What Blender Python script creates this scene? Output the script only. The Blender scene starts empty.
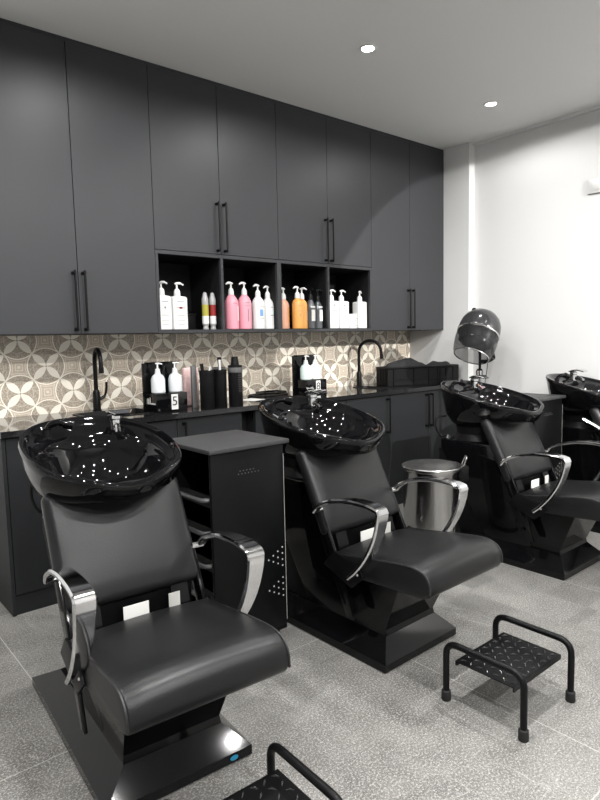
import bpy, bmesh, math, random
from mathutils import Vector, Matrix
random.seed(7)
C = bpy.context.scene.collection
PI = math.pi
R = math.radians

# ------------------------------------------------------------------ materials
def mat(name, col, rough=.5, metal=0., spec=.5, coat=0., trans=0., ior=1.45, noise=0., nscale=20., bump=0., bscale=60., emit=None, estr=0.):
    m = bpy.data.materials.new(name); m.use_nodes = True
    nt = m.node_tree; b = nt.nodes['Principled BSDF']
    b.inputs['Base Color'].default_value = (*col, 1)
    b.inputs['Roughness'].default_value = rough
    b.inputs['Metallic'].default_value = metal
    b.inputs['Specular IOR Level'].default_value = spec
    b.inputs['Coat Weight'].default_value = coat
    b.inputs['Coat Roughness'].default_value = .04
    b.inputs['Transmission Weight'].default_value = trans
    b.inputs['IOR'].default_value = ior
    if emit:
        b.inputs['Emission Color'].default_value = (*emit, 1); b.inputs['Emission Strength'].default_value = estr
    if noise or bump:
        tc = nt.nodes.new('ShaderNodeTexCoord')
    if noise:
        n = nt.nodes.new('ShaderNodeTexNoise'); n.inputs['Scale'].default_value = nscale; n.inputs['Detail'].default_value = 5
        nt.links.new(tc.outputs['Object'], n.inputs['Vector'])
        mx = nt.nodes.new('ShaderNodeMix'); mx.data_type = 'RGBA'
        mx.inputs[6].default_value = (*[c * (1 - noise) for c in col], 1); mx.inputs[7].default_value = (*[min(1, c * (1 + noise)) for c in col], 1)
        nt.links.new(n.outputs['Fac'], mx.inputs[0]); nt.links.new(mx.outputs[2], b.inputs['Base Color'])
    if bump:
        n2 = nt.nodes.new('ShaderNodeTexNoise'); n2.inputs['Scale'].default_value = bscale; n2.inputs['Detail'].default_value = 4
        nt.links.new(tc.outputs['Object'], n2.inputs['Vector'])
        bp = nt.nodes.new('ShaderNodeBump'); bp.inputs['Strength'].default_value = bump; bp.inputs['Distance'].default_value = .002
        nt.links.new(n2.outputs['Fac'], bp.inputs['Height']); nt.links.new(bp.outputs[0], b.inputs['Normal'])
    return m

class NG:
    """small helper to write node maths"""
    def __init__(s, nt): s.nt = nt
    def m(s, op, a, b=None, c=None):
        n = s.nt.nodes.new('ShaderNodeMath'); n.operation = op
        for i, v in enumerate((a, b, c)):
            if v is None: continue
            if isinstance(v, (int, float)): n.inputs[i].default_value = v
            else: s.nt.links.new(v, n.inputs[i])
        return n.outputs[0]
    def mix(s, f, a, b):
        n = s.nt.nodes.new('ShaderNodeMix'); n.data_type = 'RGBA'
        for i, v in ((0, f), (6, a), (7, b)):
            if isinstance(v, (int, float)): n.inputs[i].default_value = v
            elif isinstance(v, tuple): n.inputs[i].default_value = (*v, 1)
            else: s.nt.links.new(v, n.inputs[i])
        return n.outputs[2]
    def noise(s, vec, scale, detail=4, rough=.5, dist=0.):
        n = s.nt.nodes.new('ShaderNodeTexNoise'); n.inputs['Scale'].default_value = scale; n.inputs['Detail'].default_value = detail
        n.inputs['Roughness'].default_value = rough; n.inputs['Distortion'].default_value = dist
        s.nt.links.new(vec, n.inputs['Vector']); return n.outputs['Fac']
    def ramp(s, f, lo, hi):
        n = s.nt.nodes.new('ShaderNodeMapRange'); n.inputs[1].default_value = lo; n.inputs[2].default_value = hi; n.clamp = True
        s.nt.links.new(f, n.inputs[0]); return n.outputs[0]

def floor_mat():
    m = bpy.data.materials.new('grey_stone_tile'); m.use_nodes = True; nt = m.node_tree; g = NG(nt); b = nt.nodes['Principled BSDF']
    tc = nt.nodes.new('ShaderNodeTexCoord'); P = tc.outputs['Object']
    sp = nt.nodes.new('ShaderNodeSeparateXYZ'); nt.links.new(P, sp.inputs[0])
    big = g.noise(P, 2.1, 6, .65, .6); mid = g.noise(P, 9, 6, .65); fine = g.noise(P, 135, 4, .85); speck = g.noise(P, 260, 3, .9)
    c = g.mix(g.ramp(big, .32, .68), (.085, .082, .076), (.25, .244, .23))
    c = g.mix(g.m('MULTIPLY', g.ramp(mid, .42, .72), .4), c, (.32, .312, .295))
    c = g.mix(g.m('MULTIPLY', g.ramp(fine, .50, .58), .9), c, (.50, .49, .465))
    c = g.mix(g.m('MULTIPLY', g.ramp(speck, .52, .60), .85), c, (.045, .044, .042))
    # stone blocks of slightly different tone
    def blocks(sx, sy, rot):
        mp = nt.nodes.new('ShaderNodeMapping'); mp.inputs['Scale'].default_value = (sx, sy, 1); mp.inputs['Rotation'].default_value = (0, 0, rot); nt.links.new(P, mp.inputs[0])
        fl = nt.nodes.new('ShaderNodeVectorMath'); fl.operation = 'FLOOR'; nt.links.new(mp.outputs[0], fl.inputs[0])
        wn = nt.nodes.new('ShaderNodeTexWhiteNoise'); nt.links.new(fl.outputs[0], wn.inputs[0]); return wn.outputs[0]
    bl = g.m('MULTIPLY', g.m('ADD', blocks(2.3, 3.7, 0.), blocks(3.9, 2.1, 0.)), .5)
    c = g.mix(g.m('MULTIPLY', g.ramp(bl, .45, .95), .35), c, (.085, .082, .077))
    # pale veins
    vn = g.noise(P, 1.15, 3, .5, 1.2)
    v = g.m('ABSOLUTE', g.m('SUBTRACT', vn, .5))
    vein = g.m('MULTIPLY', g.m('SUBTRACT', 1., g.ramp(v, .0, .0025)), g.ramp(g.noise(P, 2.3, 2), .48, .62))
    c = g.mix(g.m('MULTIPLY', vein, .35), c, (.6, .59, .56))
    # grout lines every 1.2 m
    def line(ax, off):
        f = g.m('FRACT', g.m('DIVIDE', g.m('SUBTRACT', ax, off), 1.2))
        d = g.m('ABSOLUTE', g.m('SUBTRACT', f, .5)); return g.m('GREATER_THAN', d, .5 - .0013)
    gr = g.m('MAXIMUM', line(sp.outputs[0], .635), line(sp.outputs[1], -1.742))
    c = g.mix(g.m('MULTIPLY', gr, .8), c, (.52, .51, .48))
    nt.links.new(c, b.inputs['Base Color'])
    nt.links.new(g.m('ADD', .30, g.m('MULTIPLY', mid, .22)), b.inputs['Roughness'])
    b.inputs['Specular IOR Level'].default_value = .4
    bp = nt.nodes.new('ShaderNodeBump'); bp.inputs['Strength'].default_value = .12; bp.inputs['Distance'].default_value = .002
    nt.links.new(fine, bp.inputs['Height']); nt.links.new(bp.outputs[0], b.inputs['Normal'])
    return m

def tile_mat():
    """encaustic pattern: circles holding four petals, touching along the diagonals, concave squares between"""
    m = bpy.data.materials.new('patterned_wall_tile'); m.use_nodes = True; nt = m.node_tree; g = NG(nt); b = nt.nodes['Principled BSDF']
    tc = nt.nodes.new('ShaderNodeTexCoord'); P = tc.outputs['Object']
    sp = nt.nodes.new('ShaderNodeSeparateXYZ'); nt.links.new(P, sp.inputs[0])
    per = .2985
    x = g.m('DIVIDE', g.m('SUBTRACT', sp.outputs[0], 1.148), per); z = g.m('DIVIDE', g.m('SUBTRACT', sp.outputs[2], 1.176), per)
    u = g.m('ADD', x, z); v = g.m('SUBTRACT', x, z)
    fu = g.m('SUBTRACT', g.m('FRACT', g.m('ADD', u, .5)), .5); fv = g.m('SUBTRACT', g.m('FRACT', g.m('ADD', v, .5)), .5)
    au = g.m('ABSOLUTE', fu); av = g.m('ABSOLUTE', fv)
    r = g.m('SQRT', g.m('ADD', g.m('MULTIPLY', fu, fu), g.m('MULTIPLY', fv, fv)))
    def petal(a, bb):
        t = g.m('DIVIDE', g.m('SUBTRACT', a, .25), .25)
        w = g.m('MULTIPLY', g.m('SUBTRACT', 1., g.m('MULTIPLY', t, t)), .098)
        return g.m('LESS_THAN', bb, w)
    pet = g.m('MAXIMUM', petal(au, av), petal(av, au))
    inside = g.m('LESS_THAN', r, .485)
    ringl = g.m('LESS_THAN', g.m('ABSOLUTE', g.m('SUBTRACT', r, .492)), .014)
    hu = g.m('SUBTRACT', .5, au); hv = g.m('SUBTRACT', .5, av)
    l1 = g.m('ADD', hu, hv); lm = g.m('MAXIMUM', hu, hv)
    ring2 = g.m('LESS_THAN', g.m('ABSOLUTE', g.m('SUBTRACT', r, .548)), .009)
    sq1 = g.m('LESS_THAN', g.m('ABSOLUTE', g.m('SUBTRACT', l1, .125)), .014)
    sq2 = g.m('LESS_THAN', l1, .05)
    orn = g.m('MAXIMUM', g.m('MAXIMUM', ring2, sq1), sq2)
    speck = g.noise(P, 95, 2, .7); spk = g.ramp(speck, .42, .6)
    inner = g.mix(g.m('MULTIPLY', spk, .7), (.34, .285, .22), (.63, .55, .45))
    fan = g.m('LESS_THAN', g.m('ABSOLUTE', g.m('SUBTRACT', r, .33)), .012)
    inner = g.mix(g.m('MULTIPLY', fan, .5), inner, (.7, .65, .57))
    outer = g.mix(g.m('MULTIPLY', spk, .5), (.54, .455, .36), (.70, .61, .50))
    outer = g.mix(g.m('MULTIPLY', orn, .6), outer, (.92, .85, .73))
    c = g.mix(inside, outer, inner)
    c = g.mix(g.m('MAXIMUM', pet, ringl), c, (.95, .89, .78))
    dot = g.m('LESS_THAN', r, .022)
    c = g.mix(g.m('MULTIPLY', dot, .7), c, (.12, .1, .085))
    nt.links.new(c, b.inputs['Base Color']); b.inputs['Roughness'].default_value = .42
    return m

M = {}
M['white_wall'] = mat('white_wall_paint', (.62, .62, .615), .6, noise=.015, nscale=3)
M['ceiling'] = mat('ceiling_paint', (.70, .70, .69), .7, noise=.02, nscale=2)
M['front_wall'] = mat('rear_room_paint', (.66, .66, .65), .6)
M['floor'] = floor_mat(); M['tile'] = tile_mat()
M['laminate'] = mat('charcoal_laminate', (.034, .035, .038), .46, spec=.30, noise=.05, nscale=6)
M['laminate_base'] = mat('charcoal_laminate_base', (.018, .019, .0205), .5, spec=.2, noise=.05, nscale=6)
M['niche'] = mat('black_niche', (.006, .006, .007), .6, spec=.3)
M['worktop'] = mat('black_gloss_stone', (.012, .012, .013), .07, spec=.55, noise=.3, nscale=60)
M['leather'] = mat('black_leatherette', (.010, .0102, .0108), .32, spec=.38, noise=.10, nscale=6, bump=.25, bscale=260)
M['leather_side'] = mat('black_leatherette_gusset', (.018, .0185, .019), .40, spec=.45, bump=.2, bscale=260)
M['gloss'] = mat('black_gloss_shell', (.003, .003, .0035), .07, spec=.34)
M['ceramic'] = mat('black_ceramic', (.003, .003, .0035), .035, spec=.42)
M['chrome'] = mat('chrome', (.74, .74, .75), .10, 1., noise=.06, nscale=9)
M['brushed'] = mat('brushed_aluminium', (.62, .62, .61), .27, 1., noise=.12, nscale=14)
M['steel'] = mat('stainless_steel', (.50, .495, .49), .15, 1., noise=.04, nscale=5)
M['black_metal'] = mat('matt_black_metal', (.004, .004, .0045), .36, spec=.22)
M['black_plastic'] = mat('black_plastic', (.006, .006, .0065), .42, spec=.2, noise=.1, nscale=30)
M['tread'] = mat('glint_tread_metal', (.05, .05, .05), .25, .6)  # paler and shinier than the plate, glints put into the tread colour
M['rubber'] = mat('black_rubber', (.012, .012, .012), .7)
M['perf'] = mat('painted_hole_light', (.42, .42, .42), .5)  # pale colour stands for light showing through the panel holes
M['grey_plastic'] = mat('grey_plastic', (.10, .10, .10), .4)
M['trolley'] = mat('black_trolley_shell', (.004, .0042, .0045), .36, spec=.15, bump=.1, bscale=200)
M['trolley_top'] = mat('charcoal_trolley_top', (.038, .039, .040), .5, spec=.28, noise=.06, nscale=30)
M['drawer'] = mat('dark_grey_drawer', (.085, .087, .088), .4)
M['white_plastic'] = mat('white_plastic', (.64, .64, .63), .35)
M['paper'] = mat('white_paper', (.80, .80, .77), .7)
M['sticker'] = mat('grey_white_sticker', (.56, .56, .53), .55)
M['ink'] = mat('grey_ink', (.16, .16, .17), .7)
M['black_ink'] = mat('black_ink', (.01, .01, .01), .6)
M['pink'] = mat('pink_bottle', (.66, .27, .33), .35)
M['orange'] = mat('amber_orange_bottle', (.66, .31, .08), .30)
M['peach'] = mat('peach_bottle', (.66, .36, .24), .30)
M['smoke'] = mat('smoky_clear_bottle', (.06, .065, .07), .12, spec=.6, coat=.4)
M['blue'] = mat('blue_label_print', (.16, .30, .62), .5)
M['badge_blue'] = mat('blue_badge', (.02, .22, .38), .35)
M['red_liquid'] = mat('dark_red_liquid', (.22, .02, .02), .25)
M['yellow_liquid'] = mat('olive_yellow_liquid', (.34, .31, .05), .25)
M['grey_glass'] = mat('grey_clear_plastic', (.30, .30, .30), .2)
M['pale_aqua'] = mat('pale_aqua_bottle', (.60, .72, .68), .3)
M['pale_grey'] = mat('pale_grey_bottle', (.60, .63, .645), .3)
M['pinkpack'] = mat('pink_pattern_pack', (.60, .42, .41), .35, noise=.5, nscale=45)
M['hood'] = mat('gunmetal_hood', (.085, .085, .088), .14, .7)
def visor_mat():
    m = bpy.data.materials.new('smoky_visor'); m.use_nodes = True; nt = m.node_tree
    b = nt.nodes['Principled BSDF']; b.inputs['Base Color'].default_value = (.03, .03, .032, 1); b.inputs['Roughness'].default_value = .05; b.inputs['Coat Weight'].default_value = .5
    t = nt.nodes.new('ShaderNodeBsdfTransparent'); t.inputs[0].default_value = (.75, .75, .75, 1)
    mx = nt.nodes.new('ShaderNodeMixShader'); mx.inputs[0].default_value = .45
    nt.links.new(t.outputs[0], mx.inputs[1]); nt.links.new(b.outputs[0], mx.inputs[2]); nt.links.new(mx.outputs[0], nt.nodes['Material Output'].inputs[0])
    return m
M['visor'] = visor_mat()
M['towel'] = mat('black_towelling', (.018, .018, .019), .9, bump=.8, bscale=180)
M['lamp'] = mat('lit_lamp', (1, 1, 1), .5, emit=(1, .97, .93), estr=55.)
M['grout'] = mat('switch_shadow_grey', (.12, .12, .12), .5)

# ------------------------------------------------------------------ mesh helpers
def bm_new(): return bmesh.new()
def bx(bm, x0, x1, y0, y1, z0, z1, bev=0., seg=2):
    r = bmesh.ops.create_cube(bm, size=1.)['verts']
    for v in r: v.co = Vector(((x0 + x1) / 2 + v.co.x * (x1 - x0), (y0 + y1) / 2 + v.co.y * (y1 - y0), (z0 + z1) / 2 + v.co.z * (z1 - z0)))
    if bev:
        es = list({e for v in r for e in v.link_edges})
        bmesh.ops.bevel(bm, geom=es, offset=bev, segments=seg, profile=.5, affect='EDGES')
def loft(bm, rings, cap0=True, cap1=True, close=True):
    vs = [[bm.verts.new(p) for p in r] for r in rings]
    n = len(vs[0])
    for a, b in zip(vs, vs[1:]):
        for i in range(n if close else n - 1):
            j = (i + 1) % n
            bm.faces.new((a[i], a[j], b[j], b[i]))
    if cap0: bm.faces.new(vs[0][::-1])
    if cap1: bm.faces.new(vs[-1])
    bmesh.ops.recalc_face_normals(bm, faces=bm.faces)
    return vs
def lathe(bm, prof, n=28, org=(0, 0, 0), axis=None, cap0=True, cap1=True):
    """prof: (radius, height) along the axis"""
    q = Matrix.Identity(3)
    if axis is not None: q = Vector((0, 0, 1)).rotation_difference(Vector(axis).normalized()).to_matrix()
    rings = []
    for r, h in prof:
        rings.append([Vector(org) + q @ Vector((max(r, 1e-4) * math.cos(2 * PI * i / n), max(r, 1e-4) * math.sin(2 * PI * i / n), h)) for i in range(n)])
    loft(bm, rings, cap0, cap1)
def tube(bm, pts, r, n=10, cap=True):
    pts = [Vector(p) for p in pts]; rings = []
    t0 = (pts[1] - pts[0]).normalized(); ref = Vector((0, 0, 1)) if abs(t0.z) < .9 else Vector((1, 0, 0))
    nrm = t0.cross(ref).normalized()
    for i, p in enumerate(pts):
        t = ((pts[min(i + 1, len(pts) - 1)] - pts[max(i - 1, 0)])).normalized()
        nrm = (nrm - t * nrm.dot(t)).normalized(); bn = t.cross(nrm)
        rr = r[i] if isinstance(r, (list, tuple)) else r
        rings.append([p + (nrm * math.cos(2 * PI * k / n) + bn * math.sin(2 * PI * k / n)) * rr for k in range(n)])
    loft(bm, rings, cap, cap)
def smooth(pts, k=6):
    """Catmull-Rom through the points"""
    P = [Vector(p) for p in pts]; P = [P[0] * 2 - P[1]] + P + [P[-1] * 2 - P[-2]]; out = []
    for i in range(1, len(P) - 2):
        for s in range(k):
            t = s / k; a, b, c, d = P[i - 1:i + 3]
            out.append(.5 * (2 * b + (c - a) * t + (2 * a - 5 * b + 4 * c - d) * t * t + (3 * b - a - 3 * c + d) * t ** 3))
    out.append(P[-2]); return out
def fillet(pts, rad, k=6):
    P = [Vector(p) for p in pts]; out = [P[0]]
    for a, b, c in zip(P, P[1:], P[2:]):
        d1 = (a - b).normalized(); d2 = (c - b).normalized()
        s, e = b + d1 * rad, b + d2 * rad
        for i in range(k + 1):
            t = i / k; out.append(s * (1 - t) ** 2 + b * 2 * t * (1 - t) + e * t * t)
    out.append(P[-1]); return out
def prism(bm, prof, x0, x1, bev=0., seg=2):
    """profile in (y,z) extruded along x"""
    a = [bm.verts.new((x0, y, z)) for y, z in prof]; b = [bm.verts.new((x1, y, z)) for y, z in prof]
    n = len(prof); fs = []
    fs.append(bm.faces.new(a)); fs.append(bm.faces.new(b[::-1]))
    for i in range(n):
        j = (i + 1) % n; fs.append(bm.faces.new((a[i], b[i], b[j], a[j])))
    bmesh.ops.recalc_face_normals(bm, faces=fs)
    if bev:
        es = list({e for f in fs for e in f.edges})
        bmesh.ops.bevel(bm, geom=es, offset=bev, segments=seg, profile=.5, affect='EDGES')
def band(bm, path, w, t, side=None):
    """flat strap: path in (y,z), widths per point along x around x=0, thickness t"""
    P = [Vector((0, y, z)) for y, z in path]; rings = []
    for i, p in enumerate(P):
        tg = (P[min(i + 1, len(P) - 1)] - P[max(i - 1, 0)]).normalized(); nn = Vector((1, 0, 0)).cross(tg)
        ww = w[i] if isinstance(w, (list, tuple)) else w
        h = ww / 2; q = t / 2; e = min(q * .6, h * .6)
        sec = [(-h, -q + e), (-h + e, -q), (h - e, -q), (h, -q + e), (h, q - e), (h - e, q), (-h + e, q), (-h, q - e)]
        rings.append([p + Vector((a, 0, 0)) + nn * b for a, b in sec])
    loft(bm, rings)
def obj(name, bm, m, parent=None, sm=True, ang=35., loc=None):
    me = bpy.data.meshes.new(name); bmesh.ops.remove_doubles(bm, verts=bm.verts, dist=1e-6)
    if sm:
        for f in bm.faces: f.smooth = True
    bm.to_mesh(me); bm.free()
    if sm:
        me.set_sharp_from_angle(angle=R(ang))
    for k in (m if isinstance(m, (list, tuple)) else [m]): me.materials.append(k)
    o = bpy.data.objects.new(name, me); C.objects.link(o)
    if parent: o.parent = parent
    if loc: o.location = loc
    return o
def thing(name, label, cat, loc=(0, 0, 0), rz=0., group=None):
    o = bpy.data.objects.new(name, None); C.objects.link(o); o.empty_display_size = .05
    o.location = loc; o.rotation_euler = (0, 0, rz); o['label'] = label; o['category'] = cat
    if group: o['group'] = group
    return o
def tag(o, label, cat, group=None, kind=None):
    o['label'] = label; o['category'] = cat
    if group: o['group'] = group
    if kind: o['kind'] = kind
    return o
def struct(name, bm, m, label=None):
    o = obj(name, bm, m); o['kind'] = 'structure'
    if label: o['label'] = label
    return o
def dup(root, loc=None, rz=None, label=None, group=None):
    r = root.copy(); C.objects.link(r)
    if loc is not None: r.location = loc
    if rz is not None: r.rotation_euler = (0, 0, rz)
    if label: r['label'] = label
    if group: r['group'] = group
    for ch in list(root.children):
        c = ch.copy(); C.objects.link(c); c.parent = r
        for g in ch.children:
            d = g.copy(); C.objects.link(d); d.parent = c
    return r
def text_bm(s, size, thick=.0004):
    cu = bpy.data.curves.new('t', 'FONT'); cu.body = s; cu.size = size; cu.extrude = thick; cu.align_x = 'CENTER'; cu.align_y = 'CENTER'
    o = bpy.data.objects.new('t', cu); C.objects.link(o)
    me = bpy.data.meshes.new_from_object(o.evaluated_get(bpy.context.evaluated_depsgraph_get()))
    bm = bm_new(); bm.from_mesh(me); bpy.data.objects.remove(o); bpy.data.curves.remove(cu); bpy.data.meshes.remove(me)
    bm.transform(Matrix.Rotation(R(90), 4, 'X'))          # stands up, reads from -y
    return bm

# ------------------------------------------------------------------ setting
H = 2.861; XR = 4.3875; XW = 4.461; DU = .39; DC = .61; B = 1.352
bm = bm_new(); bx(bm, -3.2, 5.2, -7.2, .2, -.1, 0); struct('floor', bm, M['floor'])
bm = bm_new(); bx(bm, -3.2, 5.2, -7.2, .2, H, H + .1); struct('ceiling', bm, M['ceiling'])
bm = bm_new(); bx(bm, -3.2, XR, 0, .15, 0, H); struct('wall_back', bm, M['white_wall'])
bm = bm_new(); bx(bm, XW, XW + .15, -7.2, -.64, 0, H); bx(bm, XR, XW + .15, -.64, .15, 0, H); struct('wall_right', bm, M['white_wall'])
bm = bm_new(); bx(bm, -3.2, -3.05, -7.2, .2, 0, H); struct('wall_left', bm, M['white_wall'])
bm = bm_new(); bx(bm, -3.2, 5.2, -7.2, -7.05, 0, H); struct('wall_front', bm, M['front_wall'])
bm = bm_new(); bx(bm, .2, XR, -.012, 0, .9, 1.5); struct('trim_1', bm, M['tile'])     # tiled splashback
bm = bm_new(); bx(bm, XW - .022, XW, -7.05, -.64, H - .02, H); struct('trim_2', bm, M['ceiling'])
bm = bm_new(); bx(bm, XW - .012, XW, -7.05, -.64, 0, .07, .004); struct('baseboard_right', bm, M['white_wall'])

# ------------------------------------------------------------------ cabinets
def handle(parent, x, y, z0, z1):
    b = bm_new()
    tube(b, [(x, y - .032, z0), (x, y - .032, z1)], .0062, 8)
    for z in (z0 + .012, z1 - .012):
        tube(b, [(x, y, z), (x, y - .034, z)], .0075, 8)
        lathe(b, [(.010, 0), (.010, .008)], 12, (x, y + .0, z), (0, -1, 0))
    o = obj('handle', b, M['black_metal'], parent); o['label'] = 'slim black bar handle'; return o
def door(parent, x0, x1, z0, z1, y, m, hx=None, hz=None):
    b = bm_new(); bx(b, x0 + .0016, x1 - .0016, y, y + .018, z0 + .0016, z1 - .0016, .0012, 1)
    d = obj('door', b, m, parent)
    if hx is not None: handle(d, hx, y, *hz)
    return d
def upper(label, x0, x1, zlow, hz, niche=None):
    t = thing('wall_cabinet', label, 'cabinet', (0, 0, 0), 0, 'charcoal wall cabinets up to the ceiling')
    b = bm_new(); yb = -.005
    bx(b, x0, x1, -DU + .019, yb, zlow, H - .002)
    mats = M['laminate']
    obj('carcass', b, mats, t)
    xm = (x0 + x1) / 2
    door(t, x0, xm, zlow + (0 if niche is None else 0), H - .02, -DU, M['laminate'], xm - .026, hz)
    door(t, xm, x1, zlow, H - .02, -DU, M['laminate'], xm + .026, hz)
    b = bm_new(); bx(b, x0, x1, -DU + .004, -DU + .02, H - .019, H - .001); obj('top_filler', b, M['laminate'], t)
    if niche:
        zt = zlow - .022; th = .018
        b = bm_new()
        bx(b, x0, x1, -DU, yb, B, B + th); bx(b, x0, x1, -DU, yb, zt, zlow - .001)
        bx(b, x0, x0 + th, -DU, yb, B + th, zt); bx(b, x1 - th, x1, -DU, yb, B + th, zt)
        obj('shelf_box', b, M['laminate'], t)
        b = bm_new(); bx(b, xm - .009, xm + .009, -DU + .001, yb, B + th, zt); obj('divider', b, M['laminate'], t)
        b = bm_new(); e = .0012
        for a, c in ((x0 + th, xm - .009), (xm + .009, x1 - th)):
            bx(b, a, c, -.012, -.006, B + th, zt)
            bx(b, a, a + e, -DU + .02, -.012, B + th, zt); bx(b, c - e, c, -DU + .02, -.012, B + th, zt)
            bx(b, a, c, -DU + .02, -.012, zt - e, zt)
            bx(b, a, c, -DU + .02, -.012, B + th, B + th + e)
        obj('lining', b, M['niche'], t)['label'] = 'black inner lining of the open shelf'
    return t
U = [.7675, 1.2205, 1.6735, 2.1265, 2.5795, 3.0325, 3.4855, 3.9385, XR]
upper('tall charcoal wall cabinet at the left end of the run', U[0], U[2], B, (1.365, 1.685))
upper('charcoal wall cabinet above the white and pink bottles', U[2], U[4], 1.832, (1.843, 2.148), True)
upper('charcoal wall cabinet above the orange and white bottles', U[4], U[6], 1.832, (1.843, 2.148), True)
upper('tall charcoal wall cabinet at the right end by the white wall', U[6], U[8] - .002, B, (1.365, 1.685))

def base(label, x0, x1, doors):
    t = thing('base_cabinet', label, 'cabinet', (0, 0, 0), 0, 'charcoal base cabinets under the worktop')
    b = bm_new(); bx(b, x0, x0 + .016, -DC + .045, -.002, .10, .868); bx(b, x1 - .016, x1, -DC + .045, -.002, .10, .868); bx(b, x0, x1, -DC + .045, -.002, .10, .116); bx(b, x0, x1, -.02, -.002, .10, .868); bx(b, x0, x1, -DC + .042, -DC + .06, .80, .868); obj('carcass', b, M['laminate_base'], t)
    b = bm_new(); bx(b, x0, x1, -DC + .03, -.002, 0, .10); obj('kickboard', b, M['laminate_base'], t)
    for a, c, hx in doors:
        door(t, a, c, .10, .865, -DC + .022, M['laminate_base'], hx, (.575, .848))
    return t
t = base('charcoal base cabinet at the left end of the worktop', .757, 1.66, [(.757, 1.205, 1.18), (1.205, 1.66, 1.23)])
b = bm_new(); bx(b, .739, .7555, -DC + .02, -.002, 0, .868); obj('end_panel', b, M['laminate_base'], t)
base('single door base cabinet behind the first black trolley', 1.66, 2.105, [(1.66, 2.105, 1.70)])
base('base cabinet hidden behind the middle shampoo chair', 2.205, 3.0, [(2.205, 2.60, 2.575), (2.60, 3.0, 2.63)])
base('single door base cabinet just right of the middle basin', 3.0, 3.456, [(3.0, 3.456, 3.425)])
base('two door base cabinet under the stack of black towels', 3.456, XR - .002, [(3.456, 3.917, 3.89), (3.917, XR - .002, 3.942)])
b = bm_new(); bx(b, 2.1055, 2.2045, -DC + .12, -.002, 0, .868)
tag(obj('filler_panel', b, M['niche']), 'recessed black filler panel between two base cabinets', 'panel')

# worktop with two cut-outs for the sinks
SK = [(1.23, 1.61, -.47, -.17), (3.485, 3.635, -.44, -.17)]
xs = [.735, SK[0][0], SK[0][1], SK[1][0], SK[1][1], XR - .001]; b = bm_new()
for i, (a, c) in enumerate(zip(xs, xs[1:])):
    if i in (1, 3):
        s = SK[0] if i == 1 else SK[1]
        bx(b, a, c, -DC, s[2], .87, .9); bx(b, a, c, s[3], -.001, .87, .9)
    else: bx(b, a, c, -DC, -.001, .87, .9)
tag(obj('worktop', b, M['worktop']), 'polished black stone worktop along the tiled wall', 'worktop')
for (x0, x1, y0, y1), lab in zip(SK, ('black inset sink below the left tap', 'black inset sink below the right tap')):
    t = thing('sink', lab, 'sink', ((x0 + x1) / 2, (y0 + y1) / 2, .9), 0, 'inset sinks in the worktop')
    w, d = (x1 - x0) / 2, (y1 - y0) / 2
    def rr(a, c, z, rad=.04, n=6):
        out = []
        for sx, sy, st in ((1, 1, 0), (-1, 1, 90), (-1, -1, 180), (1, -1, 270)):
            for k in range(n + 1):
                an = R(st + 90 * k / n); out.append((sx * (a - rad) + rad * math.cos(an), sy * (c - rad) + rad * math.sin(an), z))
        return out
    b = bm_new(); loft(b, [rr(w + .012, d + .012, .0005), rr(w + .012, d + .012, .004), rr(w - .006, d - .006, .004), rr(w - .012, d - .012, -.02), rr(w - .02, d - .02, -.16), rr(w - .06, d - .06, -.168)], False, True)
    obj('bowl', b, M['black_plastic'], t)
    b = bm_new(); lathe(b, [(.035, -.168), (.035, -.164), (.02, -.166)], 20); obj('drain', b, M['steel'], t)

def tap(label, x, y, rz, h, reach, lever_side):
    t = thing('kitchen_tap', label, 'tap', (x, y, .9), rz, 'black gooseneck taps')
    b = bm_new(); lathe(b, [(.027, 0), (.027, .006), (.022, .012), (.021, .11), (.016, .125)], 20); obj('tap_body', b, M['black_metal'], t)
    r = reach / 2; pts = [(0, 0, .11), (0, 0, h - r)]
    for k in range(1, 13):
        a = PI - PI * k / 12 * 1.0; pts.append((0, -r - r * math.cos(a), h - r + r * math.sin(a)))
    pts.append((0, -reach - .004, h - r - .045))
    b = bm_new(); tube(b, pts, .0125, 12); lathe(b, [(.0145, 0), (.0145, .035)], 14, (0, -reach - .004, h - r - .06)); obj('spout', b, M['black_metal'], t)
    b = bm_new(); s = lever_side
    tube(b, smooth([(s * .018, 0, .07), (s * .045, 0, .085), (s * .058, 0, .12), (s * .062, 0, .17)], 4), [.010] * 5 + [.0075] * 8, 8); obj('lever', b, M['black_metal'], t)
    return t
tap('black gooseneck tap behind the front left basin', 1.395, -.11, R(-9), .365, .15, 1)
tap('black gooseneck tap beside the black towel crate', 3.60, -.13, R(45), .375, .18, 1)

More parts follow.
